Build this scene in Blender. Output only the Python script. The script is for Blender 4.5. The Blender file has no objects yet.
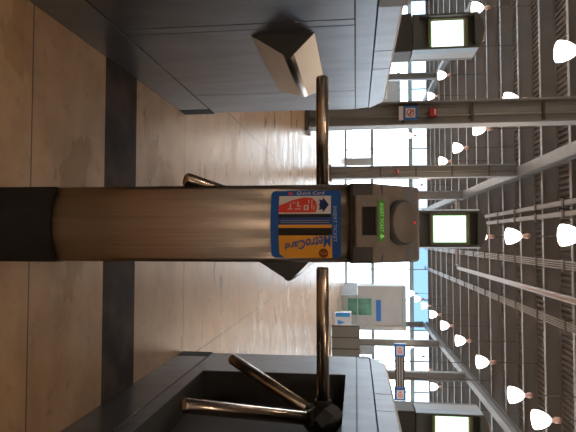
import bpy, bmesh, math, random
from mathutils import Vector, Matrix
random.seed(4)
SC = bpy.context.scene
COL = SC.collection
# ---------------------------------------------------------------- camera
F = 550.0; H = 0.86
VPX, VPY, ROLL = 68.0, -23.0, math.radians(0.25)
Yc = Vector((VPX, VPY, -F)).normalized()
Z0 = Vector((F, 0, VPX)).normalized()
Zc = (Z0 * math.cos(ROLL) + Yc.cross(Z0) * (-math.sin(ROLL))).normalized()
Xc = Yc.cross(Zc)
M = Matrix((Xc, Yc, Zc))            # rows: world axes in camera space -> world_from_camera
cam_d = bpy.data.cameras.new('camera'); cam = bpy.data.objects.new('camera', cam_d); COL.objects.link(cam)
cam.matrix_world = Matrix.Translation((0, 0, H)) @ M.to_4x4()
cam_d.sensor_fit = 'HORIZONTAL'; cam_d.sensor_width = 36; cam_d.lens = F * 36 / 576
cam_d.clip_start = 0.05; cam_d.clip_end = 300
SC.camera = cam
# ---------------------------------------------------------------- world, lights, exposure
w = bpy.data.worlds.new('sky'); SC.world = w; w.use_nodes = True
w.node_tree.nodes['Background'].inputs[0].default_value = (0.80, 0.90, 1.0, 1)
w.node_tree.nodes['Background'].inputs[1].default_value = 14.0
SC.view_settings.view_transform = 'Standard'; SC.view_settings.look = 'None'
SC.view_settings.exposure = -0.8; SC.view_settings.gamma = 1.0
SC.view_settings.use_curve_mapping = False
LAMP_W = 34.0
LAMP_COL = (1.0, 0.73, 0.48)

# ---------------------------------------------------------------- materials
MATS = {}
def mat(name, col, rough=0.5, metal=0.0, emit=None, es=0.0, noise=None, stretch=(1, 1, 1), amt=0.15, bump=0.0, spec=0.5, aniso=0.0):
    m = bpy.data.materials.new(name); m.use_nodes = True
    nt = m.node_tree; b = nt.nodes['Principled BSDF']
    b.inputs['Base Color'].default_value = (*col, 1)
    b.inputs['Roughness'].default_value = rough
    b.inputs['Metallic'].default_value = metal
    b.inputs['Specular IOR Level'].default_value = spec
    if aniso:
        b.inputs['Anisotropic'].default_value = aniso
        tg = nt.nodes.new('ShaderNodeTangent'); tg.direction_type = 'RADIAL'; tg.axis = 'Z'; b.inputs['Anisotropic Rotation'].default_value = 0.25
        nt.links.new(tg.outputs[0], b.inputs['Tangent'])
    if emit:
        b.inputs['Emission Color'].default_value = (*emit, 1); b.inputs['Emission Strength'].default_value = es
    if noise:
        tc = nt.nodes.new('ShaderNodeTexCoord'); mp = nt.nodes.new('ShaderNodeMapping')
        mp.inputs['Scale'].default_value = stretch
        n = nt.nodes.new('ShaderNodeTexNoise'); n.inputs['Scale'].default_value = noise; n.inputs['Detail'].default_value = 4
        nt.links.new(tc.outputs['Object'], mp.inputs[0]); nt.links.new(mp.outputs[0], n.inputs['Vector'])
        r = nt.nodes.new('ShaderNodeValToRGB')
        r.color_ramp.elements[0].position = 0.3; r.color_ramp.elements[1].position = 0.7
        r.color_ramp.elements[0].color = (*[c * (1 - amt) for c in col], 1)
        r.color_ramp.elements[1].color = (*[min(1, c * (1 + amt)) for c in col], 1)
        nt.links.new(n.outputs['Fac'], r.inputs[0]); nt.links.new(r.outputs[0], b.inputs['Base Color'])
        if bump:
            bp = nt.nodes.new('ShaderNodeBump'); bp.inputs['Strength'].default_value = bump; bp.inputs['Distance'].default_value = 0.002
            nt.links.new(n.outputs['Fac'], bp.inputs['Height']); nt.links.new(bp.outputs[0], b.inputs['Normal'])
    MATS[name] = m
    return m
mat('side_steel', (0.25, 0.26, 0.285), 0.40, 0.9, noise=6, stretch=(1, 3, 1), amt=0.12)
mat('front_steel', (0.50, 0.42, 0.35), 0.36, 1.0, aniso=0.8, noise=140, stretch=(1, 1, 0.02), amt=0.14, bump=0.10)
mat('guard_steel', (0.40, 0.375, 0.35), 0.33, 1.0, noise=5, amt=0.08)
mat('arm_steel', (0.62, 0.50, 0.40), 0.22, 1.0, noise=60, stretch=(0.05, 1, 1), amt=0.06)
mat('core_dark', (0.02, 0.02, 0.022), 0.6)
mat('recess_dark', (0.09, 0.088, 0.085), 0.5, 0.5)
mat('plinth_black', (0.009, 0.0085, 0.008), 0.8, noise=8, amt=0.4)
mat('head_plastic', (0.22, 0.185, 0.165), 0.55, noise=90, amt=0.08)
mat('head_dark', (0.055, 0.05, 0.048), 0.5)
mat('slot_black', (0.006, 0.006, 0.006), 0.6)
mat('disc_plastic', (0.20, 0.17, 0.155), 0.45)
mat('hub_black', (0.015, 0.015, 0.016), 0.42)
mat('display_case', (0.10, 0.112, 0.108), 0.45)
mat('cheek_silver', (0.30, 0.33, 0.36), 0.4, 0.6)
mat('bezel', (0.25, 0.22, 0.14), 0.4, 0.2)
mat('screen_glow', (0.9, 0.95, 0.9), 0.4, emit=(0.95, 1.0, 0.95), es=2.6)
mat('screen_green', (0.2, 0.7, 0.25), 0.4, emit=(0.25, 0.9, 0.3), es=0.05)
mat('dome_bronze', (0.6, 0.5, 0.42), 0.25, 0.2)
mat('label_green', (0.05, 0.16, 0.02), 0.5, emit=(0.18, 0.5, 0.08), es=0.18)
mat('label_letters', (0.3, 0.7, 0.2), 0.5, emit=(0.35, 0.9, 0.25), es=0.45)
mat('led_red', (0.8, 0.02, 0.03), 0.4, emit=(1, 0.02, 0.05), es=1.2)
mat('st_blue', (0.005, 0.09, 0.38), 0.35)
mat('st_navy', (0.01, 0.03, 0.16), 0.35)
mat('st_white', (0.72, 0.68, 0.66), 0.4)
mat('st_red', (0.72, 0.05, 0.035), 0.4)
mat('st_black', (0.006, 0.006, 0.006), 0.35)
mat('st_yellow', (0.80, 0.36, 0.03), 0.4)
mat('st_brown', (0.20, 0.04, 0.01), 0.4)
mat('st_pale', (0.45, 0.56, 0.74), 0.4)
mat('column_paint', (0.27, 0.28, 0.285), 0.5, noise=2, amt=0.08)
mat('girder_paint', (0.25, 0.255, 0.26), 0.45, noise=1.5, amt=0.08)
mat('flange_lit', (0.34, 0.34, 0.35), 0.4, 0.2)  # paler than the beams: light along the flange edge put into the colour
mat('beam_paint', (0.22, 0.195, 0.175), 0.5, noise=1.2, amt=0.10)
mat('deck_paint', (0.22, 0.205, 0.195), 0.55, noise=0.7, amt=0.12)
mat('tray_paint', (0.30, 0.27, 0.25), 0.5, 0.2)
mat('galvanised', (0.50, 0.50, 0.50), 0.4, 0.3)
mat('pipe_paint', (0.40, 0.33, 0.31), 0.45)
mat('strap_dark', (0.10, 0.08, 0.07), 0.6)
mat('shade_glow', (0.95, 0.93, 0.9), 0.4, emit=(1.0, 0.92, 0.88), es=8.0)
mat('socket', (0.50, 0.30, 0.24), 0.4, 0.3)
mat('mullion', (0.38, 0.44, 0.45), 0.5)
mat('wall_cream', (0.62, 0.56, 0.48), 0.7, noise=2, amt=0.06)
mat('wall_grey', (0.30, 0.27, 0.24), 0.7, noise=2, amt=0.12)
mat('plaza', (0.5, 0.5, 0.5), 0.8, noise=1, amt=0.1)
mat('kiosk_grey', (0.42, 0.42, 0.42), 0.6, noise=2, amt=0.06)
mat('kiosk_green', (0.10, 0.24, 0.17), 0.3, noise=1.5, amt=0.5)
mat('sign_blue', (0.03, 0.16, 0.50), 0.4)
mat('sign_white', (0.75, 0.72, 0.75), 0.5)
mat('sign_pink', (0.75, 0.35, 0.35), 0.5)
mat('sign_red', (0.55, 0.06, 0.05), 0.5)
mat('alarm_red', (0.45, 0.02, 0.02), 0.4)
mat('louvre', (0.26, 0.26, 0.24), 0.5, 0.3)
mat('bin_white', (0.72, 0.76, 0.8), 0.5)
mat('bin_blue', (0.05, 0.30, 0.75), 0.5)
mat('dark_green', (0.02, 0.05, 0.045), 0.4)

def glass(name, tint):
    m = bpy.data.materials.new(name); m.use_nodes = True; nt = m.node_tree
    nt.nodes.remove(nt.nodes['Principled BSDF']); out = nt.nodes['Material Output']
    t = nt.nodes.new('ShaderNodeBsdfTransparent'); t.inputs[0].default_value = (*tint, 1)
    g = nt.nodes.new('ShaderNodeBsdfGlossy'); g.inputs['Roughness'].default_value = 0.03
    f = nt.nodes.new('ShaderNodeFresnel'); f.inputs[0].default_value = 1.3
    x = nt.nodes.new('ShaderNodeMixShader')
    nt.links.new(f.outputs[0], x.inputs[0]); nt.links.new(t.outputs[0], x.inputs[1]); nt.links.new(g.outputs[0], x.inputs[2])
    nt.links.new(x.outputs[0], out.inputs[0]); MATS[name] = m
glass('glass_clear', (0.96, 0.98, 0.98)); glass('glass_blue', (0.27, 0.35, 0.42)); glass('glass_pale', (0.50, 0.55, 0.60))

def floor_mat():
    m = bpy.data.materials.new('concrete_floor'); m.use_nodes = True; nt = m.node_tree; b = nt.nodes['Principled BSDF']
    N = nt.nodes.new; L = nt.links.new
    tc = N('ShaderNodeTexCoord'); sp = N('ShaderNodeSeparateXYZ'); L(tc.outputs['Object'], sp.inputs[0])
    def math_(op, a, bb, c=None):
        n = N('ShaderNodeMath'); n.operation = op
        for i, v in enumerate((a, bb, c)):
            if v is None: continue
            if isinstance(v, (int, float)): n.inputs[i].default_value = v
            else: L(v, n.inputs[i])
        return n.outputs[0]
    X, Y = sp.outputs['X'], sp.outputs['Y']
    def near(v, c, wd): return math_('LESS_THAN', math_('ABSOLUTE', math_('SUBTRACT', v, c), 0), wd)
    def periodic(v, off, per, wd):
        f = math_('FRACT', math_('DIVIDE', math_('SUBTRACT', v, off), per), 0)
        return math_('LESS_THAN', math_('ABSOLUTE', math_('SUBTRACT', f, 0.5), 0), wd / per)
    far = math_('GREATER_THAN', Y, 2.3)
    j = math_('MULTIPLY', periodic(Y, 2.69 - 0.67, 1.34, 0.004), far)
    j = math_('MAXIMUM', j, near(Y, 1.366, 0.003))
    j = math_('MAXIMUM', j, periodic(X, -0.86 - 0.735, 1.47, 0.004))
    band = near(Y, 1.933, 0.137)
    # mottling
    def noise(scale, vec, det=5):
        n = N('ShaderNodeTexNoise'); n.inputs['Scale'].default_value = scale; n.inputs['Detail'].default_value = det
        L(vec, n.inputs['Vector']); return n.outputs['Fac']
    mp = N('ShaderNodeMapping'); mp.inputs['Scale'].default_value = (1.0, 2.2, 1); L(tc.outputs['Object'], mp.inputs[0])
    n1 = noise(1.6, mp.outputs[0]); n2 = noise(7.0, tc.outputs['Object']); n3 = noise(22.0, tc.outputs['Object'], 3)
    ramp = N('ShaderNodeValToRGB'); L(math_('ADD', math_('MULTIPLY', n1, 0.55), math_('MULTIPLY', n2, 0.45)), ramp.inputs[0])
    e = ramp.color_ramp.elements
    e[0].position = 0.34; e[0].color = (0.33, 0.205, 0.11, 1); e[1].position = 0.66; e[1].color = (0.53, 0.36, 0.215, 1)
    blot = N('ShaderNodeValToRGB'); L(n3, blot.inputs[0]); be = blot.color_ramp.elements
    be[0].position = 0.30; be[0].color = (0.72, 0.68, 0.64, 1); be[1].position = 0.42; be[1].color = (1, 1, 1, 1)
    mx = N('ShaderNodeMix'); mx.data_type = 'RGBA'; mx.blend_type = 'MULTIPLY'; mx.inputs[0].default_value = 0.6
    L(ramp.outputs[0], mx.inputs[6]); L(blot.outputs[0], mx.inputs[7])
    br = N('ShaderNodeValToRGB'); L(n2, br.inputs[0]); b2 = br.color_ramp.elements
    b2[0].position = 0.38; b2[0].color = (0.03, 0.026, 0.027, 1); b2[1].position = 0.68; b2[1].color = (0.085, 0.06, 0.05, 1)
    m2 = N('ShaderNodeMix'); m2.data_type = 'RGBA'; L(band, m2.inputs[0]); L(mx.outputs[2], m2.inputs[6]); L(br.outputs[0], m2.inputs[7])
    m3 = N('ShaderNodeMix'); m3.data_type = 'RGBA'; L(j, m3.inputs[0]); L(m2.outputs[2], m3.inputs[6]); m3.inputs[7].default_value = (0.10, 0.07, 0.05, 1)
    L(m3.outputs[2], b.inputs['Base Color'])
    rr = N('ShaderNodeMapRange'); L(n1, rr.inputs[0]); rr.inputs[1].default_value = 0.3; rr.inputs[2].default_value = 0.7
    rr.inputs[3].default_value = 0.24; rr.inputs[4].default_value = 0.38; b.inputs['Specular IOR Level'].default_value = 0.38
    L(math_('ADD', rr.outputs[0], math_('MULTIPLY', band, 0.35)), b.inputs['Roughness']); L(math_('SUBTRACT', 0.38, math_('MULTIPLY', band, 0.28)), b.inputs['Specular IOR Level']); MATS['floor'] = m
floor_mat()

# ---------------------------------------------------------------- mesh helpers
def ax(bm, x0, x1, y0, y1, z0, z1, bev=0.0):
    vs = [bm.verts.new(p) for p in ((x0,y0,z0),(x1,y0,z0),(x1,y1,z0),(x0,y1,z0),(x0,y0,z1),(x1,y0,z1),(x1,y1,z1),(x0,y1,z1))]
    fs = [bm.faces.new([vs[i] for i in f]) for f in ((3,2,1,0),(4,5,6,7),(0,1,5,4),(1,2,6,5),(2,3,7,6),(3,0,4,7))]
    if bev:
        es = list({e for f in fs for e in f.edges})
        bmesh.ops.bevel(bm, geom=es, offset=bev, segments=2, affect='EDGES', profile=0.6)
def prism(bm, pts, axis, a0, a1):
    """closed polygon pts extruded along axis ('x','y','z')"""
    def P(p, a):
        if axis == 'x': return (a, p[0], p[1])
        if axis == 'y': return (p[0], a, p[1])
        return (p[0], p[1], a)
    A = [bm.verts.new(P(p, a0)) for p in pts]; B = [bm.verts.new(P(p, a1)) for p in pts]
    n = len(pts)
    bm.faces.new(A); bm.faces.new(B[::-1])
    for i in range(n): bm.faces.new([A[i], B[i], B[(i+1) % n], A[(i+1) % n]])
def tube(bm, p0, p1, r, seg=16, r1=None, caps=True):
    p0, p1 = Vector(p0), Vector(p1); d = (p1 - p0); L = d.length; d.normalize()
    q = Vector((0, 0, 1)).rotation_difference(d).to_matrix(); r1 = r if r1 is None else r1
    A = []; B = []
    for i in range(seg):
        a = 2 * math.pi * i / seg; v = Vector((math.cos(a), math.sin(a), 0))
        A.append(bm.verts.new(p0 + q @ (v * r))); B.append(bm.verts.new(p1 + q @ (v * r1)))
    for i in range(seg):
        f = bm.faces.new([A[i], A[(i+1) % seg], B[(i+1) % seg], B[i]]); f.smooth = True
    if caps: bm.faces.new(A[::-1]); bm.faces.new(B)
def lathe(bm, prof, c=(0, 0, 0), axis=(0, 0, 1), seg=24):
    c = Vector(c); q = Vector((0, 0, 1)).rotation_difference(Vector(axis).normalized()).to_matrix()
    rings = []
    for r, z in prof:
        if r < 1e-6: rings.append([bm.verts.new(c + q @ Vector((0, 0, z)))])
        else: rings.append([bm.verts.new(c + q @ Vector((r * math.cos(2*math.pi*i/seg), r * math.sin(2*math.pi*i/seg), z))) for i in range(seg)])
    for A, B in zip(rings, rings[1:]):
        for i in range(seg):
            a0, a1 = A[i % len(A)], A[(i+1) % len(A)]; b0, b1 = B[i % len(B)], B[(i+1) % len(B)]
            vs = []
            for v in (a0, a1, b1, b0):
                if v not in vs: vs.append(v)
            if len(vs) > 2: f = bm.faces.new(vs); f.smooth = True
def path_tube(bm, pts, r, seg=12):
    for a, b in zip(pts, pts[1:]): tube(bm, a, b, r, seg)
    for p in pts[1:-1]:
        bmesh.ops.create_uvsphere(bm, u_segments=seg, v_segments=8, radius=r * 1.0, matrix=Matrix.Translation(p))
def obj(name, bm, m, parent=None, fixn=True):
    if fixn: bmesh.ops.recalc_face_normals(bm, faces=bm.faces)
    me = bpy.data.meshes.new(name); bm.to_mesh(me); bm.free()
    me.materials.append(MATS[m]); o = bpy.data.objects.new(name, me); COL.objects.link(o)
    if parent: o.parent = parent
    return o
def tag(o, label, cat, group=None, kind=None):
    o['label'] = label; o['category'] = cat
    if group: o['group'] = group
    if kind: o['kind'] = kind
    return o
def thing(name, loc, label, cat, group=None):
    o = bpy.data.objects.new(name, None); COL.objects.link(o); o.location = loc
    o.empty_display_size = 0.1
    return tag(o, label, cat, group)
def struct(name, bm, m, parent=None):
    o = obj(name, bm, m, parent)
    if not parent: o['kind'] = 'structure'
    return o
def box(name, x0, x1, y0, y1, z0, z1, m, parent=None, bev=0.0):
    bm = bmesh.new(); ax(bm, x0, x1, y0, y1, z0, z1, bev); return obj(name, bm, m, parent)
def copy_tree(o, parent=None):
    c = o.copy(); COL.objects.link(c)
    if parent: c.parent = parent
    for ch in list(o.children): copy_tree(ch, c)
    return c
ORD = ['nearest', 'second', 'third', 'fourth', 'fifth', 'sixth', 'seventh', 'eighth', 'ninth', 'tenth', 'eleventh', 'twelfth', 'thirteenth', 'fourteenth', 'fifteenth', 'sixteenth', 'seventeenth', 'eighteenth']

# ================================================================ THE SETTING
DECK = H + 5.83; BEAM = H + 5.40; GIRD = H + 5.07
WX = 19.0; Y0 = -7.0; Y1 = 44.0
bm = bmesh.new(); ax(bm, -WX, WX, Y0, Y1 + 0.3, -0.3, 0); struct('floor', bm, 'floor')
bm = bmesh.new(); ax(bm, -70, 70, Y1 + 0.35, 150, -0.4, -0.1); struct('trim_1', bm, 'plaza').name = 'ground'
# ribbed steel deck
bm = bmesh.new(); per = 0.17; n = int(2 * WX / per); prof = []
for i in range(n):
    x = -WX + i * per
    prof += [(x, DECK), (x + 0.075, DECK), (x + 0.095, DECK + 0.06), (x + 0.15, DECK + 0.06)]
prof.append((WX, DECK))
A = [bm.verts.new((x, Y0, z)) for x, z in prof]; B = [bm.verts.new((x, Y1 + 0.3, z)) for x, z in prof]
for i in range(len(prof) - 1): bm.faces.new([A[i], A[i+1], B[i+1], B[i]])
t0 = [bm.verts.new((-WX, Y0, DECK + 0.2)), bm.verts.new((WX, Y0, DECK + 0.2)), bm.verts.new((WX, Y1 + 0.3, DECK + 0.2)), bm.verts.new((-WX, Y1 + 0.3, DECK + 0.2))]
bm.faces.new(t0)
struct('ceiling', bm, 'deck_paint')
bm = bmesh.new(); ax(bm, -WX, WX, Y0 - 0.3, Y0, 0, DECK); struct('wall_back', bm, 'wall_cream')
for s, nm in ((-1, 'left'), (1, 'right')):
    xa, xb = sorted((s * WX, s * (WX + 0.3)))
    bm = bmesh.new()
    ax(bm, xa, xb, Y0, Y1, 0, 0.9); ax(bm, xa, xb, Y0, Y1, 5.2, DECK); ax(bm, xa, xb, Y0, 7.0, 0.9, 5.2)
    for k in range(5): ax(bm, xa, xb, 11 + 8.2 * k, 11.6 + 8.2 * k, 0.9, 5.2)
    struct('wall_' + nm, bm, 'wall_grey')
    bm = bmesh.new(); ax(bm, s * (WX + .1) - .01, s * (WX + .1) + .01, 7.0, Y1, 0.9, 5.2)
    wnd = struct('window_2' if s < 0 else 'window_3', bm, 'glass_clear')
# far glazed wall
root = bpy.data.objects.new('window_1', None); COL.objects.link(root); root['kind'] = 'structure'
bm = bmesh.new()
for k in range(17):
    x = -WX + k * 2 * WX / 16
    ax(bm, x - 0.04, x + 0.04, Y1, Y1 + 0.12, 0, DECK)
for z, t in ((0.05, 0.1), (2.15, 0.13), (5.15, 0.16), (DECK - 0.1, 0.1)):
    ax(bm, -WX, WX, Y1 - 0.02, Y1 + 0.14, z - t, z + t)
fr = obj('window_frame', bm, 'mullion', root)
bm = bmesh.new(); ax(bm, -WX, WX, Y1 + 0.05, Y1 + 0.06, 0.1, 5.1); obj('pane', bm, 'glass_clear', root)
for xa, xb, mm in ((-WX, 0.0, 'glass_pale'), (0.0, 7.1, 'glass_blue'), (7.1, WX, 'glass_pale')):
    bm = bmesh.new(); ax(bm, xa, xb, Y1 + 0.05, Y1 + 0.06, 5.2, DECK - 0.1); obj('transom_pane', bm, mm, root)
# grey door panels in the glazing
def door(n, xc, wd, z1, m='kiosk_grey'):
    r = bpy.data.objects.new('door_%d' % n, None); COL.objects.link(r); r['kind'] = 'structure'; r.location = (xc, Y1, 0)
    bm = bmesh.new(); ax(bm, -wd/2, wd/2, -0.09, -0.03, 0.1, z1); obj('door_leaf', bm, m, r)
    bm = bmesh.new(); ax(bm, wd/2 - 0.2, wd/2 - 0.16, -0.14, -0.09, 0.9, 1.3); obj('door_handle', bm, 'galvanised', r)
door(1, -6.15, 0.6, 2.05); door(2, 8.6, 0.9, 2.05)

# ================================================================ STEEL STRUCTURE
# transverse beams (wide-flange, framing over the girders)
def ibeam_profile(w_, h_, tf=0.03, tw=0.02):
    return [(-w_/2, 0), (w_/2, 0), (w_/2, tf), (tw/2, tf), (tw/2, h_-tf), (w_/2, h_-tf), (w_/2, h_), (-w_/2, h_), (-w_/2, h_-tf), (-tw/2, h_-tf), (-tw/2, tf), (-w_/2, tf)]
GX = (-10.4, -2.14, 6.5)
BY = [14.63 - 2.16 * 2 + 2.16 * k for k in range(16)]
beam0 = None
for k, y in enumerate(BY):
    if beam0 is None:
        bm = bmesh.new(); prism(bm, [(p[0], p[1]) for p in ibeam_profile(0.17, DECK - BEAM)], 'x', -WX, WX)
        b = obj('ceiling_beam', bm, 'beam_paint'); beam0 = b
        bm = bmesh.new(); ax(bm, -WX, WX, -0.095, 0.05, -0.018, -0.002); obj('bottom_flange', bm, 'flange_lit', b)  # added strip under the beam, bright edge painted in
    else:
        b = copy_tree(beam0)
    b.location = (0, y, BEAM)
    vis = k - 2
    lab = ('brown-grey steel beam crossing the ceiling %s in front of those the photo shows' % ('just', 'two bays')[1 - k]) if vis < 0 else \
          '%s brown-grey steel beam crossing under the roof deck, counted from the camera' % ORD[vis]
    tag(b, lab, 'beam', 'transverse beams under the roof deck')
for gx, lab in zip(GX, ('far left', 'middle', 'right')):
    bm = bmesh.new(); prism(bm, ibeam_profile(0.30, BEAM - GIRD + 0.0, 0.03, 0.03), 'y', Y0, Y1)
    g = obj('roof_girder', bm, 'girder_paint'); g.location = (gx, 0, GIRD)
    tag(g, 'long grey steel girder running away along the %s row of columns' % lab, 'girder', 'lengthwise roof girders')
# columns: web faces the camera
def column(gx, y, label, first=[None]):
    if first[0] is None:
        bm = bmesh.new()
        ax(bm, -0.20, -0.17, 0, 0.36, 0, GIRD); ax(bm, 0.17, 0.20, 0, 0.36, 0, GIRD); ax(bm, -0.17, 0.17, 0.195, 0.225, 0, GIRD)
        r = thing('steel_column', (gx, y, 0), label, 'column', 'steel columns of the hall')
        obj('shaft', bm, 'column_paint', r)
        bm = bmesh.new(); ax(bm, -0.26, 0.26, -0.05, 0.47, 0, 0.06, 0.006); obj('base_plate', bm, 'strap_dark', r)
        first[0] = r
    else:
        r = copy_tree(first[0]); r.location = (gx, y, 0); r['label'] = label
    return r
colA = column(-2.12, 9.35, 'big steel column behind the left turnstile, with blue no smoking sign and red alarm')
colB = column(-2.19, 18.1, 'slimmer looking steel column between the nearest column and the middle turnstile')
column(6.5, 26.9, 'steel column at the right, just above the right turnstile')
column(6.5, 35.2, 'steel column at the right, second in its row, beside the hanging display')
column(6.5, 43.0, 'steel column at the right against the glass wall, beside the grey kiosk')
column(-10.4, 35.4, 'steel column at the far left, seen between the left display and nearest column')
column(-2.11, 26.9, 'steel column third in the row behind the middle turnstile')
# conduit on nearest column and its clamps
def conduit(col, label, z0, z1, xo):
    r = thing('wall_conduit', (col.location.x, col.location.y, 0), label, 'conduit', 'conduits on columns')
    bm = bmesh.new(); tube(bm, (xo, 0.165, z0), (xo, 0.165, z1), 0.016, 10); obj('pipe', bm, 'galvanised', r)
    z = z0 + 1.6
    while z < z1:
        bm = bmesh.new(); ax(bm, -0.168, 0.168, 0.12, 0.135, z - 0.02, z + 0.02); ax(bm, xo - .03, xo + .03, 0.13, 0.194, z - .02, z + .02); obj('clamp', bm, 'strap_dark', r); z += 1.15
conduit(colA, 'pale metal conduit running up the web of the nearest column', 0.06, GIRD, 0.02)
conduit(colB, 'thin conduit running up the second column in the middle row', 0.06, GIRD, 0.0)

# ---------------------------------------------------------------- services under the roof
def hang(bm, x0, x1, y, zlow):
    ax(bm, x0 - 0.02, x1 + 0.02, y - 0.03, y + 0.03, zlow - 0.03, zlow)
    for x in (x0 - 0.02, x1): ax(bm, x, x + 0.02, y - 0.01, y + 0.01, zlow, BEAM)
SH = H + 5.20
for xc, nm in ((-0.92, 'left'), (-0.64, 'right')):
    r = thing('cable_tray', (xc, 0, SH), 'pale cable tray on hangers under the ceiling, %s one of the pair' % nm, 'cable tray', 'twin cable trays')
    bm = bmesh.new(); ax(bm, -0.07, 0.07, 8, 43.5, 0, 0.012); ax(bm, -0.07, -0.06, 8, 43.5, 0, 0.06); ax(bm, 0.06, 0.07, 8, 43.5, 0, 0.06); obj('tray', bm, 'tray_paint', r)
    for y in BY[1:]:
        bm = bmesh.new(); ax(bm, -0.11, 0.11, y - 0.07, y + 0.07, -0.02, 0)
        ax(bm, -0.11, -0.09, y-.01, y+.01, 0, BEAM - SH); ax(bm, 0.09, 0.11, y-.01, y+.01, 0, BEAM - SH); obj('hanger', bm, 'strap_dark', r)
for xc, nm in ((0.66, 'beside the middle lamps'), (2.18, 'right of the thick pipe')):
    for j in range(4):
        bm = bmesh.new(); tube(bm, (0, 8, 0), (0, 43.5, 0), 0.017, 8)
        c = obj('ceiling_conduit', bm, 'galvanised'); c.location = (xc - 0.09 + 0.06 * j, 0, SH + 0.017)
        tag(c, '%s of four thin conduits strapped together %s' % (('leftmost', 'second from left', 'third from left', 'rightmost')[j], nm), 'conduit', 'bundled ceiling conduits')
    for y in BY[1:]:
        bm = bmesh.new(); ax(bm, -0.15, 0.15, -0.05, 0.05, -0.02, 0)
        ax(bm, -0.15, -0.13, -.01, .01, 0, BEAM - SH); ax(bm, 0.13, 0.15, -.01, .01, 0, BEAM - SH)
        hgr = obj('conduit_hanger', bm, 'strap_dark'); hgr.location = (xc, y, SH)
        tag(hgr, 'dark strap hanger holding the four conduits %s, %s one' % (nm, ORD[BY.index(y)]), 'hanger', 'conduit hangers')
bm = bmesh.new()
pz = H + 5.08
path_tube(bm, [Vector(p) for p in ((1.45, 6, pz), (1.45, 28.4, pz), (1.30, 28.75, pz), (-2.0, 28.75, pz), (-2.3, 29.05, pz), (-2.3, 32, pz))], 0.085)
r = thing('ceiling_pipe', (0, 0, 0), 'thick pinkish grey pipe crossing the ceiling and turning left at its far end', 'pipe')
obj('pipe', bm, 'pipe_paint', r)
for y in BY[1:11]:
    bm = bmesh.new(); tube(bm, (1.45, y, pz + 0.08), (1.45, y, BEAM), 0.01, 6); ax(bm, 1.35, 1.55, y - .02, y + .02, pz + 0.07, pz + 0.10); obj('hanger', bm, 'strap_dark', r)

# ---------------------------------------------------------------- pendant lamps
LZ = H + 3.50
def pendant():
    r = bpy.data.objects.new('pendant_lamp', None); COL.objects.link(r)
    bm = bmesh.new()
    SHS = 0.92
    outer = [(0.205, 0.0), (0.208, 0.05), (0.195, 0.13), (0.16, 0.22), (0.11, 0.30), (0.055, 0.345), (0.0, 0.35)]
    inner = [(0.0, 0.335), (0.05, 0.33), (0.10, 0.29), (0.15, 0.21), (0.185, 0.13), (0.198, 0.05), (0.198, 0.0)]
    lathe(bm, [(a * SHS, b * SHS + 0.012) for a, b in inner + outer], seg=24)
    obj('lamp_shade', bm, 'shade_glow', r)
    bm = bmesh.new(); lathe(bm, [(0, 0.34), (0.05, 0.34), (0.04, 0.41), (0.062, 0.42), (0.062, 0.51), (0.03, 0.55), (0.0, 0.55)], seg=16); obj('lamp_socket', bm, 'socket', r)
    bm = bmesh.new(); tube(bm, (0, 0, 0.54), (0, 0, DECK - LZ), 0.012, 8); obj('stem', bm, 'strap_dark', r)
    return r
ld = bpy.data.lights.new('bulb_light', 'POINT'); ld.energy = LAMP_W; ld.color = LAMP_COL; ld.shadow_soft_size = 0.15
proto = None
PIT0 = math.atan(VPX / F)
rows = ((-6.95, 'far left row'), (-3.28, 'row left of the middle'), (-0.07, 'middle row'), (3.60, 'row right of the middle'), (7.02, 'far right row'))
for rx, rn in rows:
    depths = [10.0 + 3.43 * k for k in range(-4, 9)]
    if rx > 6: depths = [d for d in depths if d < 13 or d > 18]
    vis = 0
    for d in depths:
        if d < 5 and not (d < 0.5 and abs(rx) < 5): continue  # lamps behind the camera are added, unseen, to brighten the turnstile fronts
        if proto is None: lamp = proto = pendant()
        else: lamp = copy_tree(proto)
        lamp.location = (rx, d, LZ)
        zz = d * .9925 - .44; yy = 239 + F * rx / zz; xx = 288 + F * math.tan(math.atan(3.6 / d) + PIT0)
        inframe = -8 < yy < 440 and xx < 590
        if inframe:
            lab = 'lit white bell shaped pendant lamp, %s visible in the %s' % (ORD[vis], rn); vis += 1
        else:
            lab = 'white pendant lamp, %s, %s' % (rn, 'unseen, added behind the camera to light the foreground' if d < 1 else '%d metres ahead, out of view' % round(d))
        tag(lamp, lab, 'lamp', 'white pendant lamps')
        lt = bpy.data.objects.new('bulb_light', ld); COL.objects.link(lt); lt.parent = lamp; lt.location = (0, 0, -0.03)
lamp = copy_tree(proto); lamp.location = (3.60, 11.67, LZ)
lamp['label'] = 'extra lit pendant lamp squeezed between the two nearest ones right of the middle'

# ================================================================ TURNSTILES
HW = 0.0875; YF = 1.21; SAG = 0.026
def curve_y(u, off=0.0): return YF + SAG * (u / HW) ** 2 - off
PIT = math.atan(VPX / F)
def Zof(x, d): return H - d * math.tan(PIT + math.atan((288 - x) / F))

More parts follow.
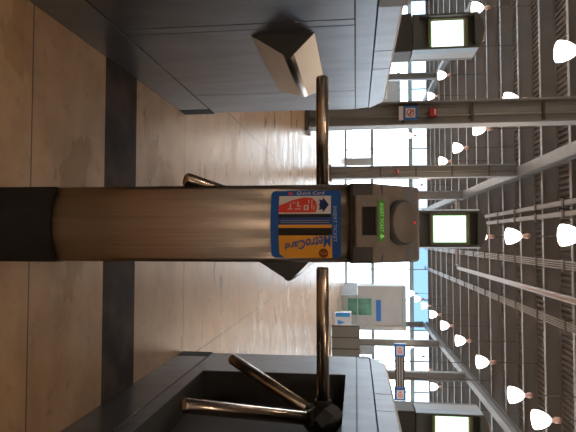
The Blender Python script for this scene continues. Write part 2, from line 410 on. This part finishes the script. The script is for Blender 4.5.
def curved_strip(bm, u0, u1, z0, z1, off, nseg=10, thick=0.0006, shape=None):
    """plate hugging the bowed front; shape(u,z)->bool not used"""
    g = []
    for i in range(nseg + 1):
        u = u0 + (u1 - u0) * i / nseg
        g.append((bm.verts.new((u, curve_y(u, off), z0)), bm.verts.new((u, curve_y(u, off), z1)),
                  bm.verts.new((u, curve_y(u, off - thick), z1)), bm.verts.new((u, curve_y(u, off - thick), z0))))
    for a, b in zip(g, g[1:]):
        for k in range(4): bm.faces.new([a[k], a[(k+1) % 4], b[(k+1) % 4], b[k]])
    bm.faces.new(g[0]); bm.faces.new(g[-1][::-1])
def poly_on_front(bm, pts, off):
    """polygon (u,z) on the bowed front, cut into slices so that it follows the bow"""
    tmp = bmesh.new(); f = tmp.faces.new([tmp.verts.new((u, 0, z)) for u, z in pts])
    us = [p[0] for p in pts]; lo, hi = min(us), max(us); n = max(1, int((hi - lo) / 0.008))
    for i in range(1, n):
        c = lo + (hi - lo) * i / n
        bmesh.ops.bisect_plane(tmp, geom=tmp.verts[:] + tmp.edges[:] + tmp.faces[:], plane_co=(c, 0, 0), plane_no=(1, 0, 0))
    mp = {v: bm.verts.new((v.co.x, curve_y(v.co.x, off), v.co.z)) for v in tmp.verts}
    for f in tmp.faces:
        try: bm.faces.new([mp[v] for v in f.verts])
        except ValueError: pass
    tmp.free()
def text_mesh(s, size, shear=0.0, bold=0.0, sx=1.0):
    cu = bpy.data.curves.new('lettering', 'FONT'); cu.body = s; cu.size = size; cu.shear = shear; cu.offset = bold
    cu.align_x = 'CENTER'; cu.align_y = 'CENTER'; cu.resolution_u = 3; cu.space_character = 1.0
    o = bpy.data.objects.new('tmp', cu); COL.objects.link(o)
    dg = bpy.context.evaluated_depsgraph_get(); me = bpy.data.meshes.new_from_object(o.evaluated_get(dg))
    bpy.data.objects.remove(o); bpy.data.curves.remove(cu)
    xs = [v.co.x for v in me.vertices]; ys = [v.co.y for v in me.vertices]
    return me, (min(xs), max(xs), min(ys), max(ys))
def lettering(name, s, m, parent, fn, fit=None, shear=0.0, bold=0.0):
    """fn maps centred text coords (x,y) to a 3D point; fit=(w,h) box"""
    me, (a, b, c, d) = text_mesh(s, 1.0, shear, bold)
    sx = fit[0] / (b - a); sy = fit[1] / (d - c)
    for v in me.vertices:
        v.co = fn((v.co.x - (a + b) / 2) * sx, (v.co.y - (c + d) / 2) * sy)
    me.materials.clear(); me.materials.append(MATS[m]); me.name = name
    o = bpy.data.objects.new(name, me); COL.objects.link(o); o.parent = parent
    return o

def sticker_uv(x, y):      # photograph pixel on the sticker -> metres on the front face
    return ((y - 223.4) * 0.00223, Zof(x, 1.215))

def make_turnstile():
    T = bpy.data.objects.new('turnstile', None); COL.objects.link(T)
    YE = 2.685
    # plinth
    bm = bmesh.new(); n = 12
    pts = [(-HW - .002, YE - 0.03)] + [(-HW - .002 + (2 * HW + .004) * i / n, curve_y(-HW + 2 * HW * i / n, 0.004)) for i in range(n + 1)] + [(HW + .002, YE - 0.03)]
    prism(bm, pts, 'z', 0, 0.15); obj('plinth', bm, 'plinth_black', T)
    box('foot_cap', -HW - 0.005, HW + 0.005, YE - 0.09, YE + 0.006, 0, 0.152, 'plinth_black', T, 0.004)
    for s in (-1, 1):
        bm = bmesh.new(); xa, xb = sorted((s * (HW - 0.002), s * (HW + 0.0028))); ax(bm, xa, xb, 1.262, YE - 0.092, 0.002, 0.149, 0.001); obj('kick_panel', bm, 'side_steel', T)
    # dark core with an open recess on the left side for the tripod
    RY0, RY1, RZ0, RZ1, RD = 1.36, 2.33, 0.205, 0.815, 0.11
    c = HW - 0.004
    bm = bmesh.new()
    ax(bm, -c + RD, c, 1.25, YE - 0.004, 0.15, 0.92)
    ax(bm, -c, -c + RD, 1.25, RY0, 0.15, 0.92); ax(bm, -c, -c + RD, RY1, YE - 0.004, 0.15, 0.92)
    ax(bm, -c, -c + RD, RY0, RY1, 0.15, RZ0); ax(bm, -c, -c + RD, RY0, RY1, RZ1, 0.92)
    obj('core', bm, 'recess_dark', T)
    # steel side panels with real gaps
    g = 0.0025
    def panel(side, y0, y1, z0, z1, hole=None, name='side_panel', m='side_steel'):
        bm = bmesh.new(); xa, xb = (c, HW) if side > 0 else (-HW, -c)
        if hole:
            h0, h1, hz0, hz1 = hole
            ax(bm, xa, xb, y0, h0, z0, z1); ax(bm, xa, xb, h1, y1, z0, z1)
            ax(bm, xa, xb, h0, h1, z0, hz0); ax(bm, xa, xb, h0, h1, hz1, z1)
        else: ax(bm, xa, xb, y0, y1, z0, z1, 0.001)
        return obj(name, bm, m, T)
    panel(1, 1.245, 1.575 - g, 0.152, 0.86 - g); panel(1, 1.575 + g, 1.62 - g, 0.152, 0.86 - g); panel(1, 1.62 + g, 2.35 - g, 0.152, 0.86 - g); panel(1, 2.35 + g, YE, 0.152, 0.86 - g)
    panel(-1, 1.245, YE, 0.152, 0.86 - g, (RY0, RY1, RZ0, RZ1))
    for s in (1, -1):
        bm = bmesh.new(); xa, xb = (c, HW) if s > 0 else (-HW, -c)
        prism(bm, [(1.25, 0.86 + g), (YE - 0.0, 0.86 + g), (YE - 0.035, 0.922 - g), (1.25, 0.922 - g)], 'x', xa, xb); obj('side_rail', bm, 'side_steel', T)
    # end panel
    bm = bmesh.new(); ax(bm, -HW, HW, YE - 0.004, YE, 0.152, 0.86, 0.001); obj('end_panel', bm, 'side_steel', T)
    bm = bmesh.new(); prism(bm, [(YE - 0.03, 0.868), (YE + 0.012, 0.872), (YE + 0.024, 0.890), (YE + 0.020, 0.910), (YE - 0.01, 0.925), (YE - 0.03, 0.918)], 'x', -HW - 0.001, -0.01)
    obj('end_cap', bm, 'dark_green', T)
    # lid, three sections
    for y0, y1, tail in ((1.30, 1.86, 0), (1.86, 2.06, 0), (2.06, 2.678, 1)):
        bm = bmesh.new(); a = y0 + g; b = y1 - g
        sec = [(-HW, 0.922 + g), (HW, 0.922 + g), (HW - 0.002, 0.986), (HW - 0.009, 0.994), (-HW + 0.009, 0.994), (-HW + 0.002, 0.986)]
        A = [bm.verts.new((x, a, z)) for x, z in sec]
        B = [bm.verts.new((x, b - (0.125 * (z - 0.9245) / 0.07 if tail else 0), z)) for x, z in sec]
        bm.faces.new(A); bm.faces.new(B[::-1])
        for i in range(6): bm.faces.new([A[i], B[i], B[(i+1) % 6], A[(i+1) % 6]])
        obj('lid', bm, 'side_steel', T)
    # bowed steel front
    bm = bmesh.new(); n = 16
    pts = [(-HW, 1.262)] + [(-HW + 2 * HW * i / n, curve_y(-HW + 2 * HW * i / n)) for i in range(n + 1)] + [(HW, 1.262)]
    prism(bm, pts, 'z', 0.153, 0.846)
    f = obj('front_panel', bm, 'front_steel', T)
    for p in f.data.polygons:
        if abs(p.normal.z) < 0.5 and p.normal.y < -0.2: p.use_smooth = True
    # --- sticker and its cards
    def rect(x0, y0, x1, y1):
        u0, z0 = sticker_uv(x0, y0); u1, z1 = sticker_uv(x1, y1); return u0, u1, z0, z1
    u0, u1, z0, z1 = rect(271, 190.5, 341, 258)
    rr = 0.009; pts = []
    for cx, cz, a0 in ((u1 - rr, z1 - rr, 0), (u0 + rr, z1 - rr, 90), (u0 + rr, z0 + rr, 180), (u1 - rr, z0 + rr, 270)):
        for k in range(6):
            a = math.radians(a0 + 18 * k); pts.append((cx + rr * math.cos(a), cz + rr * math.sin(a)))
    bm = bmesh.new(); poly_on_front(bm, pts, 0.0010); st = obj('sticker', bm, 'st_blue', T); st['label'] = 'blue square sticker with printed fare cards and white lettering'
    def printed(name, m, shapes, off=0.0018, raw=False):
        bm = bmesh.new()
        for s in shapes:
            if len(s) == 4 and not isinstance(s[0], tuple):
                a, b, c_, d = rect(*s); poly_on_front(bm, [(a, c_), (b, c_), (b, d), (a, d)], off)
            else: poly_on_front(bm, [sticker_uv(*p) for p in s], off)
        return obj(name, bm, m, st)
    printed('printed_card', 'st_white', [(279, 196, 331, 214.2)])
    printed('printed_train', 'st_red', [[(279, 206), (292, 200.5), (304, 197.6), (312, 198.2), (316, 202), (317.2, 207), (316, 212.8), (279, 212.8)]], 0.0026)
    wm = []
    for x, y, wd, hg in ((288, 208.8, 5, .8), (295, 209, 6, .8), (290, 203.3, 1.2, 5), (292.5, 202.7, 3, .8), (297.4, 202, 1.2, 5), (297.4, 206.2, 3.6, .9),
                         (304, 205.5, 1.4, 5), (307.3, 205.5, 1.4, 5), (304, 205.3, 4, .8), (304, 209.6, 4, .8), (308.5, 200, .8, 3.8), (311.6, 200.2, .8, 9), (313.6, 206, .8, 5)):
        wm.append((x, y, x + wd, y + hg))
    printed('printed_mark', 'st_white', wm, 0.0034)
    printed('printed_arrow', 'st_navy', [[(329, 205), (323.2, 197.6), (322.6, 200.6), (319, 199.6), (320.2, 203), (319.2, 205), (320.2, 207.5), (318.8, 210.4), (322.6, 209.6), (323.2, 213)]], 0.0026)
    printed('printed_stripe', 'st_black', [(279, 214.2, 331, 218)])
    printed('printed_panel', 'st_navy', [(279, 219, 331, 224.2)], 0.0014)
    printed('printed_card', 'st_yellow', [[(279, 225), (332, 225), (332, 258), (284, 258), (279, 254)]], 0.0018)
    printed('printed_stripe', 'st_black', [(279, 228.2, 332, 235.6)], 0.0026)
    cu, cz = sticker_uv(323.4, 253.2); bm = bmesh.new()
    poly_on_front(bm, [(cu + .0105 * math.cos(a * math.pi / 12), cz + .0105 * math.sin(a * math.pi / 12)) for a in range(24)], 0.0034); obj('printed_badge', bm, 'st_brown', st)
    printed('printed_tab', 'st_red', [(288, 192, 292, 194.6)], 0.0018)
    px = 0.00223
    def on_front(xc, yc, ang, off):
        uc, zc = sticker_uv(xc, yc); ca, sa = math.cos(ang), math.sin(ang)
        def fn(x, y):
            u = uc + ca * x - sa * y; z = zc + sa * x + ca * y
            return Vector((u, curve_y(u, off), z))
        return fn
    R90 = math.pi / 2
    lettering('lettering', 'INSERT TICKET', 'st_pale', st, on_front(335.2, 224.5, 0, 0.0022), (35 * px, 3.2 * px))
    lettering('lettering', 'Quick Card', 'st_white', st, on_front(310.5, 193.3, R90, 0.0022), (28 * px, 4.0 * px), shear=0.2)
    printed('printed_fine_line', 'st_pale', [(281, 220.8, 330, 221.15), (281, 222.7, 330, 223.05)], 0.0020)
    # card wordmark reads down the face, letters growing and rising
    me_s = 'MetroCard'
    def word(x, y):
        t = x / (46 * px) + 0.5
        u_loc = y * (1.32 - 0.62 * t); return on_front(308, 242.8 + 6.5 * (t - .35), -R90, 0.0036)(x, u_loc)
    lettering('lettering', me_s, 'st_blue', st, word, (46 * px, 9.8 * px), shear=0.1, bold=0.012)
    lettering('lettering', 'MTA', 'st_yellow', st, on_front(323.4, 253.2, -R90, 0.0044), (6.4 * px, 2.8 * px))
    # --- reader head
    HWH = 0.089
    F0 = (1.222, 0.897); F1 = (1.332, 1.006)
    chin = [(1.206, 0.846), (1.200, 0.856), F0, F1, (1.345, 1.010), (1.50, 1.006), (1.50, 0.925), (1.30, 0.925), (1.30, 0.846)]
    # lofted across the width so that the chin narrows with the bow
    chin_all = chin; chin = [F0, F1, (1.345, 1.010), (1.50, 1.006), (1.50, 0.925), (1.30, 0.925), (1.30, F0[1])]
    secs = [(-HWH, 0.026), (-HWH + 0.006, 0.021), (-0.045, 0.006), (0, 0.0), (0.045, 0.006), (HWH - 0.006, 0.021), (HWH, 0.026)]
    def loft(profile, wts, name, m, par, grow=0.0):
        bm = bmesh.new(); rings = []
        for u, dy in secs:
            edge = abs(u) > HWH - 0.001
            rings.append([bm.verts.new((u * (1 + grow), y + dy * wt + (0.003 if edge and wt else 0), z - (0.005 if edge and z > 1.0 else 0))) for (y, z), wt in zip(profile, wts)])
        nc = len(profile)
        bm.faces.new(rings[0]); bm.faces.new(rings[-1][::-1])
        for a, b in zip(rings, rings[1:]):
            for i in range(nc): bm.faces.new([a[i], b[i], b[(i+1) % nc], a[(i+1) % nc]])
        return obj(name, bm, m, par)
    hd = loft(chin, (0.5, 0.1, 0, 0, 0, 0, 0), 'reader_head', 'head_plastic', T)
    loft([(1.205, 0.8465), (1.199, 0.854), (1.217, 0.8965), (1.30, 0.8965), (1.30, 0.8465)], (1, 1, 0.6, 0, 0), 'chin_plate', 'head_dark', hd)
    # local frame of the sloping face
    e = Vector((0, F1[0] - F0[0], F1[1] - F0[1])).normalized(); nrm = Vector((0, -e.z, e.y)); O = Vector((0, F0[0], F0[1]))
    def FP(u, t, h): return O + Vector((u, 0, 0)) + e * t + nrm * h
    def slab(name, u0, u1, t0, t1, h0, h1, m, par, inset=0.0):
        bm = bmesh.new()
        lo = [FP(u0, t0, h0), FP(u1, t0, h0), FP(u1, t1, h0), FP(u0, t1, h0)]
        hi = [FP(u0 + inset, t0 + inset, h1), FP(u1 - inset, t0 + inset, h1), FP(u1 - inset, t1 - inset, h1), FP(u0 + inset, t1 - inset, h1)]
        v = [bm.verts.new(p) for p in lo + hi]
        for fx in ((3,2,1,0), (4,5,6,7), (0,1,5,4), (1,2,6,5), (2,3,7,6), (3,0,4,7)): bm.faces.new([v[i] for i in fx])
        return obj(name, bm, m, par)
    # slot mouth: a raised surround standing off the chin, dark opening inside
    UC = -0.004
    def mouth_box(u0, u1, y0, y1, z0, z1, name, m, bev=0.0): return box(name, UC + u0, UC + u1, y0, y1, z0, z1, m, hd, bev)
    bm = bmesh.new()
    a = 0.056; w2 = 0.031
    prof_l = [(1.196, 0.858), (1.193, 0.862), (1.193, 0.871), (1.222, 0.877), (1.235, 0.877), (1.235, 0.858)]
    prism(bm, prof_l, 'x', UC - a, UC + a)                                        # lower lip
    for s in (-1, 1):                                                            # cheeks
        prism(bm, [(1.196, 0.860), (1.201, 0.905), (1.245, 0.935), (1.26, 0.92), (1.24, 0.864)], 'x', UC + min(s * w2, s * a), UC + max(s * w2, s * a))
    prism(bm, [(1.203, 0.903), (1.201, 0.906), (1.243, 0.9345), (1.255, 0.925), (1.23, 0.897)], 'x', UC - w2, UC + w2)   # brow
    obj('slot_surround', bm, 'head_plastic', hd)
    mouth_box(-w2, w2, 1.2065, 1.212, 0.872, 0.902, 'card_slot', 'slot_black')
    # lit label on the brow, follows the brow's slope
    b0 = Vector((0, 1.201, 0.906)); b1 = Vector((0, 1.243, 0.9345)); be = (b1 - b0).normalized(); bn = Vector((0, -be.z, be.y))
    def BP(u, t, h): return b0 + Vector((UC + u, 0, 0)) + be * t + bn * h
    bm = bmesh.new()
    v = [bm.verts.new(BP(u, t, h)) for h in (0.0002, 0.0016) for u, t in ((-.045, .003), (.044, .003), (.044, .026), (-.045, .026))]
    for fx in ((3,2,1,0), (4,5,6,7), (0,1,5,4), (1,2,6,5), (2,3,7,6), (3,0,4,7)): bm.faces.new([v[i] for i in fx])
    lb = obj('slot_label', bm, 'label_green', hd); lb['label'] = 'green lit strip reading INSERT TICKET with an arrow'
    lettering('lettering', 'INSERT TICKET', 'label_letters', hd, lambda x, y: BP(x - .0075, .0145 + y, .0024), (0.062, 0.013))
    bm = bmesh.new(); bm.faces.new([bm.verts.new(BP(*p, .0024)) for p in ((.033, .006), (.040, .0145), (.0355, .0145), (.0355, .023), (.0305, .023), (.0305, .0145), (.026, .0145))]); obj('arrow_mark', bm, 'label_letters', hd)
    # round reader
    dc = FP(-0.003, 0.094, 0)
    bm = bmesh.new(); lathe(bm, [(0, 0), (0.053, 0.0), (0.053, 0.003), (0.050, 0.011), (0.0485, 0.012), (0.0, 0.012)], dc, nrm, 40); dr = obj('disc_rim', bm, 'head_dark', hd)
    bm = bmesh.new(); lathe(bm, [(0, 0.011), (0.0465, 0.011), (0.0465, 0.0155), (0.0455, 0.017), (0.0, 0.0172)], dc, nrm, 40); obj('disc_reader', bm, 'disc_plastic', hd)
    bm = bmesh.new(); lathe(bm, [(0, 0.017), (0.0028, 0.017), (0.0022, 0.0185), (0, 0.019)], dc + e * 0.027, nrm, 10); obj('indicator_light', bm, 'led_red', hd)
    # --- wedge guard on the right side
    bm = bmesh.new(); Pz0, Pz1, Pa, pr = 0.536, 0.736, 0.656, 0.076
    sec = [(0, Pz0), (pr - 0.012, Pa - 0.018), (pr - 0.003, Pa - 0.009), (pr, Pa), (pr - 0.003, Pa + 0.009), (pr - 0.012, Pa + 0.016), (0, Pz1)]
    A = [bm.verts.new((HW + x, 1.67, z)) for x, z in sec]; B = [bm.verts.new((HW + x, 2.31 - 0.17 * x / pr, z)) for x, z in sec]
    bm.faces.new(A); bm.faces.new(B[::-1])
    for i in range(len(sec)): 
        fc = bm.faces.new([A[i], B[i], B[(i+1) % len(sec)], A[(i+1) % len(sec)]]); fc.smooth = i in (1, 2, 3, 4)
    gd = obj('wedge_guard', bm, 'guard_steel', T)
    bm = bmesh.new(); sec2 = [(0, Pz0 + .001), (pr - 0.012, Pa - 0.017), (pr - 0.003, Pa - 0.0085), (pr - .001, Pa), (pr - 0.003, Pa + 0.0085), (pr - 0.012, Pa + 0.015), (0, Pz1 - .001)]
    prism(bm, [(HW + x, z) for x, z in sec2], 'y', 1.667, 1.671); obj('guard_end_shade', bm, 'recess_dark', gd)  # dark plate: shade on the camera-facing end put into its colour
    # --- display post
    D = bpy.data.objects.new('display', None)
    yD = 1.934; hw = 0.0625
    bm = bmesh.new(); ax(bm, -0.068, 0.068, yD + 0.0, yD + 0.12, 0.99, 1.057, 0.004); ax(bm, -0.04, 0.04, yD + 0.02, yD + 0.10, 1.05, 1.07)
    nk = obj('display_base', bm, 'head_dark', T)
    bm = bmesh.new()
    zA, zB = 1.060, 1.284
    top = [(-hw, zB), (-hw * .6, zB + 0.013), (0, zB + 0.018), (hw * .6, zB + 0.013), (hw, zB)]
    outer = [(-hw, zA), (hw, zA)] + top[::-1]
    inn = [(-hw + .008, zA + .03), (hw - .008, zA + .03), (hw - .008, zB - .008), (-hw + .008, zB - .008)]
    prism(bm, [(x, z) for x, z in outer], 'y', yD + 0.035, yD + 0.13)
    # hood rim around the set-back screen
    ax(bm, -hw, -hw + .007, yD, yD + .035, zA, zB); ax(bm, hw - .007, hw, yD, yD + .035, zA, zB)
    ax(bm, -hw + .007, hw - .007, yD, yD + .035, zA, zA + .022)
    prism(bm, [(-hw + .007, zB - .012), (hw - .007, zB - .012)] + [(x * .9, z) for x, z in top[::-1]], 'y', yD, yD + .035)
    hs = obj('display_housing', bm, 'display_case', T)
    for s in (-1, 1):
        bm = bmesh.new()
        pl = [(s * hw, yD + 0.004), (s * (hw + 0.005), yD + 0.03), (s * (hw + 0.006), yD + 0.09), (s * hw, yD + 0.10)]
        prism(bm, pl, 'z', zA, zB - 0.004)
        obj('side_cheek', bm, 'cheek_silver', hs)
    scz0, scz1 = 1.128, 1.236
    bm = bmesh.new()
    for (a0, a1, b0, b1) in ((-.054, .054, scz0 - .012, scz0 - .004), (-.054, .054, scz1 + .004, scz1 + .014), (-.054, -.050, scz0 - .004, scz1 + .004), (.050, .054, scz0 - .004, scz1 + .004)):
        ax(bm, a0, a1, yD + .020, yD + .035, b0, b1)
    obj('bezel', bm, 'bezel', hs)
    box('screen_border', -.048, .048, yD + .028, yD + .0345, scz0 - .003, scz1 + .003, 'screen_green', hs)
    sc_ = box('screen', -.0455, .0455, yD + .024, yD + .0275, scz0, scz1, 'screen_glow', hs); sc_['label'] = 'glowing white screen'
    bm = bmesh.new(); lathe(bm, [(0.0, 0.0), (0.024, 0.0), (0.024, 0.006), (0.018, 0.016), (0.0, 0.021)], (0, yD + 0.06, zB + 0.014), (0, 0, 1), 20); obj('status_dome', bm, 'dome_bronze', hs)
    # --- tripod
    HB = Vector((-HW + 0.016, 1.79, 0.752))
    tp = bpy.data.objects.new('hub_tmp', None); bpy.data.objects.remove(tp)
    axis = Vector((-1, 0, -1)).normalized()
    bm = bmesh.new(); lathe(bm, [(0, -0.045), (0.045, -0.045), (0.060, -0.030), (0.066, -0.004), (0.056, 0.030), (0.038, 0.050), (0.0, 0.054)], HB, axis, 8)
    for f_ in bm.faces: f_.smooth = False
    hb = obj('hub', bm, 'hub_black', T)
    p0 = Vector((-1, 0, 1)).normalized()
    for k in range(3):
        ang = 2 * math.pi * k / 3; p = p0 * math.cos(ang) + Vector((0, 1, 0)) * math.sin(ang)
        d = (axis + p).normalized()
        bm = bmesh.new(); L = 0.49
        q = Vector((0, 0, 1)).rotation_difference(d).to_matrix()
        lathe(bm, [(0, 0.03), (0.0205, 0.03), (0.0205, L - 0.008), (0.0185, L - 0.002), (0.015, L), (0, L)], HB, d, 24)
        arm = obj('tripod_arm', bm, 'arm_steel', T)
        for f_ in arm.data.polygons: f_.use_smooth = True
        es = arm.data
        bm = bmesh.new(); lathe(bm, [(0, 0.02), (0.030, 0.02), (0.030, 0.060), (0.026, 0.066), (0, 0.066)], HB, d, 6); 
        for f_ in bm.faces: f_.smooth = False
        obj('arm_collar', bm, 'hub_black', arm)
    return T
T0 = make_turnstile()
T0.location = (-0.7225, 0, 0)
tag(T0, 'steel turnstile cut off by the left edge of the hall view, wedge guard facing us', 'turnstile', 'row of turnstiles')
T1 = copy_tree(T0); T1.location = (-0.035, 0, 0); T1['label'] = 'middle turnstile seen end on, blue fare card sticker and round reader on its front'
T2 = copy_tree(T0); T2.location = (0.6525, 0, 0); T2['label'] = 'steel turnstile at the right with dark recess showing all three tripod arms'
T0['label'] = 'steel turnstile at the left, its flank with the triangular wedge guard towards us'
for o in T1.children:      # this tripod sits deeper in its recess
    if o.name.split('.')[0] in ('hub', 'tripod_arm'): o.location.x += 0.062
box_ = None

# ================================================================ BEYOND THE TURNSTILES
def louvre_panel(bm, x0, x1, y, z0, z1, ax_='x'):
    n = int((z1 - z0) / 0.05)
    for i in range(n):
        z = z0 + (z1 - z0) * i / n
        if ax_ == 'x': ax(bm, x0, x1, y - 0.012, y + 0.012, z, z + 0.032)
        else: ax(bm, y - 0.012, y + 0.012, x0, x1, z, z + 0.032)
r = thing('louvred_barrier', (0, 0, 0), 'low grey louvred barrier with posts, standing behind the right turnstile', 'barrier')
r.location = (0.12, 1.1, 0)
bm = bmesh.new(); louvre_panel(bm, 2.86, 7.2, 18.0, 0.04, 0.92); ax(bm, 2.86, 7.2, 18.0, 18.008, 0.02, 0.94); obj('louvres', bm, 'louvre', r)
for k in range(12):
    x = 2.86 + 0.39 * k
    box('post', x - 0.02, x + 0.02, 17.97, 18.03, 0, 0.96, 'strap_dark', r)
box('top_rail', 2.84, 7.2, 17.96, 18.04, 0.94, 0.975, 'louvre', r)
r = thing('glass_railing', (0, 0, 0), 'glass fronted railing enclosure with a slatted side, beyond the louvred barrier', 'railing')
bm = bmesh.new(); louvre_panel(bm, 28.0, 36.0, 2.84, 0.10, 0.90, 'y'); ax(bm, 2.842, 2.85, 28, 36, .08, .92); obj('slatted_side', bm, 'strap_dark', r)
bm = bmesh.new()
for x in (2.84, 4.3, 5.8): ax(bm, x - .025, x + .025, 27.97, 28.03, 0, 0.92)
ax(bm, 2.815, 2.865, 35.95, 36.0, 0, 0.92)
ax(bm, 2.8, 5.83, 27.97, 28.03, 0.90, 0.95); ax(bm, 2.8, 5.83, 27.97, 28.03, 0.05, 0.10); ax(bm, 2.80, 2.88, 28.0, 36.0, 0.90, 0.95)
obj('rail_frame', bm, 'mullion', r)
box('glass_panel', 2.86, 5.8, 27.995, 28.005, 0.10, 0.90, 'glass_clear', r)
r = thing('recycling_bin', (3.22, 22.4, 0), 'white recycling bin with blue patches beside the glass railing', 'bin')
bm = bmesh.new()
prism(bm, [(-.26, .0), (.26, .0), (.29, .60), (-.29, .60)], 'y', -.22, .22); obj('bin_body', bm, 'bin_white', r)
box('bin_lid', -.30, .30, -.24, .24, .60, .66, 'bin_white', r, .01)
box('blue_panel', -.285, -.12, -.232, -.222, .05, .60, 'bin_blue', r)
bm = bmesh.new(); prism(bm, [(0, .12), (.20, .12), (.10, .42)], 'y', -.232, -.222); obj('blue_mark', bm, 'bin_blue', r)
# kiosk with green window and blue sign
r = thing('kiosk', (4.95, 40.5, 0), 'grey kiosk front with green window and blue sign before the glass wall', 'kiosk')
bm = bmesh.new(); ax(bm, -1.55, 1.55, 0, 2.2, 0, 4.35); obj('kiosk_body', bm, 'kiosk_grey', r)
fw = box('window', -0.15, 1.05, -0.06, 0, 0.25, 1.95, 'kiosk_green', r); fw.location.x = -0.5
box('window_frame', -0.72, 0.62, -0.04, 0.0, 0.15, 2.05, 'mullion', r)
box('sign_board', -0.55, 0.95, -0.12, 0, 2.28, 2.62, 'sign_blue', r)
box('fascia', -1.6, 1.6, -0.25, 0.0, 4.15, 4.4, 'mullion', r); box('pilaster', 1.35, 1.55, -.1, 0, 0, 4.15, 'galvanised', r)
# grey pavilion at the far left
r = thing('entrance_booth', (-10.9, 41, 0), 'grey entrance booth against the glass wall behind the nearest column', 'booth')
box('booth_body', -1.3, 1.0, 0, 2, 0, 3.9, 'kiosk_grey', r); box('booth_roof', -1.4, 1.1, -.2, 2.1, 3.9, 4.15, 'mullion', r)
box('booth_window', -0.8, 0.5, -0.03, 0, 1.2, 3.2, 'bin_white', r)
# blue hanging scenery seen high through the wall is its tinted transom

# ---- signs
def no_smoking(parent, s, y, m_ring='sign_red'):
    bm = bmesh.new(); ax(bm, -s, s, y - .004, y, -s, s); obj('sign_face', bm, 'sign_white', parent)
    bm = bmesh.new(); n = 28; R, r_ = s * .80, s * .62
    for i in range(n):
        a, b = 2*math.pi*i/n, 2*math.pi*(i+1)/n
        bm.faces.new([bm.verts.new((q * math.cos(t), y - .008, q * math.sin(t))) for q, t in ((R, a), (R, b), (r_, b), (r_, a))])
    c, k = R * .7, .09 * s
    bm.faces.new([bm.verts.new(p) for p in ((-c - k, y - .009, c - k), (-c + k, y - .009, c + k), (c + k, y - .009, -c + k), (c - k, y - .009, -c - k))])
    obj('red_ring', bm, m_ring, parent)
    bm = bmesh.new(); ax(bm, -s * .45, s * .35, y - .007, y - .0045, -.09 * s, .09 * s); ax(bm, s * .1, s * .2, y - .007, y - .0045, .15 * s, .4 * s); obj('cigarette_mark', bm, 'strap_dark', parent)
sg = thing('no_smoking_sign', (-2.11, 9.30, 0), 'blue and white no smoking sign fixed on the nearest column', 'sign')
zc = Zof(409, 9.2)
sg.location.z = zc + .05; sg.scale = (.8, 1, .8)
box('sign_board', -.145, .145, 0, .03, -.145, .145, 'sign_blue', sg); no_smoking(sg, .10, -.0005)
box('caption_strip', -.145, .145, -.002, .03, -.235, -.15, 'sign_white', sg)
box('sign_hood', -.19, -.15, -.01, .05, -.24, .15, 'plinth_black', sg)
box('sign_bracket', -.05, .05, .03, .244, -.03, .03, 'strap_dark', sg)
al = thing('fire_alarm', (-2.13, 9.35, Zof(435, 9.35)), 'red fire alarm box high on the nearest column above its sign', 'alarm', 'red alarms on columns')
box('alarm_body', -.09, .09, 0.02, .16, -.07, .07, 'alarm_red', al, .008); al.scale = (.8, 1, .85); box('alarm_lens', -.06, .06, .005, .02, .015, .045, 'sign_white', al)
box('back_plate', -.05, .05, .16, .194, -.05, .05, 'strap_dark', al)
a2 = copy_tree(al); a2.location = (-2.19, 18.1, Zof(398, 18.1)); a2.scale = (.8, 1, .8); a2['label'] = 'small red alarm on the second column of the middle row'
# hanging train display between right columns
zc = Zof(399, 24.0)
r = thing('hanging_display', (5.60, 24.0, zc), 'long dark hanging information display with blue pictogram plates at both ends', 'sign')
box('display_case', -.60, .70, 0, .25, -.20, .20, 'strap_dark', r, .01)
for z in (-.13, -.03, .07): box('light_strip', -.59, .69, -.012, 0, z, z + .035, 'galvanised', r)
for x in (-.88, .96):
    p = box('sign_plate', x - .27, x + .27, -.03, .12, -.24, .24, 'sign_blue', r)
    box('sign_face', x - .17, x + .20, -.04, -.03, -.15, .15, 'sign_white', p)
    box('pictogram', x - .03, x + .14, -.045, -.04, -.09, .09, 'sign_pink', p)
    box('pictogram', x - .11, x - .06, -.045, -.04, -.05, .05, 'sign_red', p)
for x in (-.4, .3):
    bm = bmesh.new(); tube(bm, (x, .12, .19), (x, .12, DECK - zc), 0.015, 8); obj('hanging_rod', bm, 'strap_dark', r)
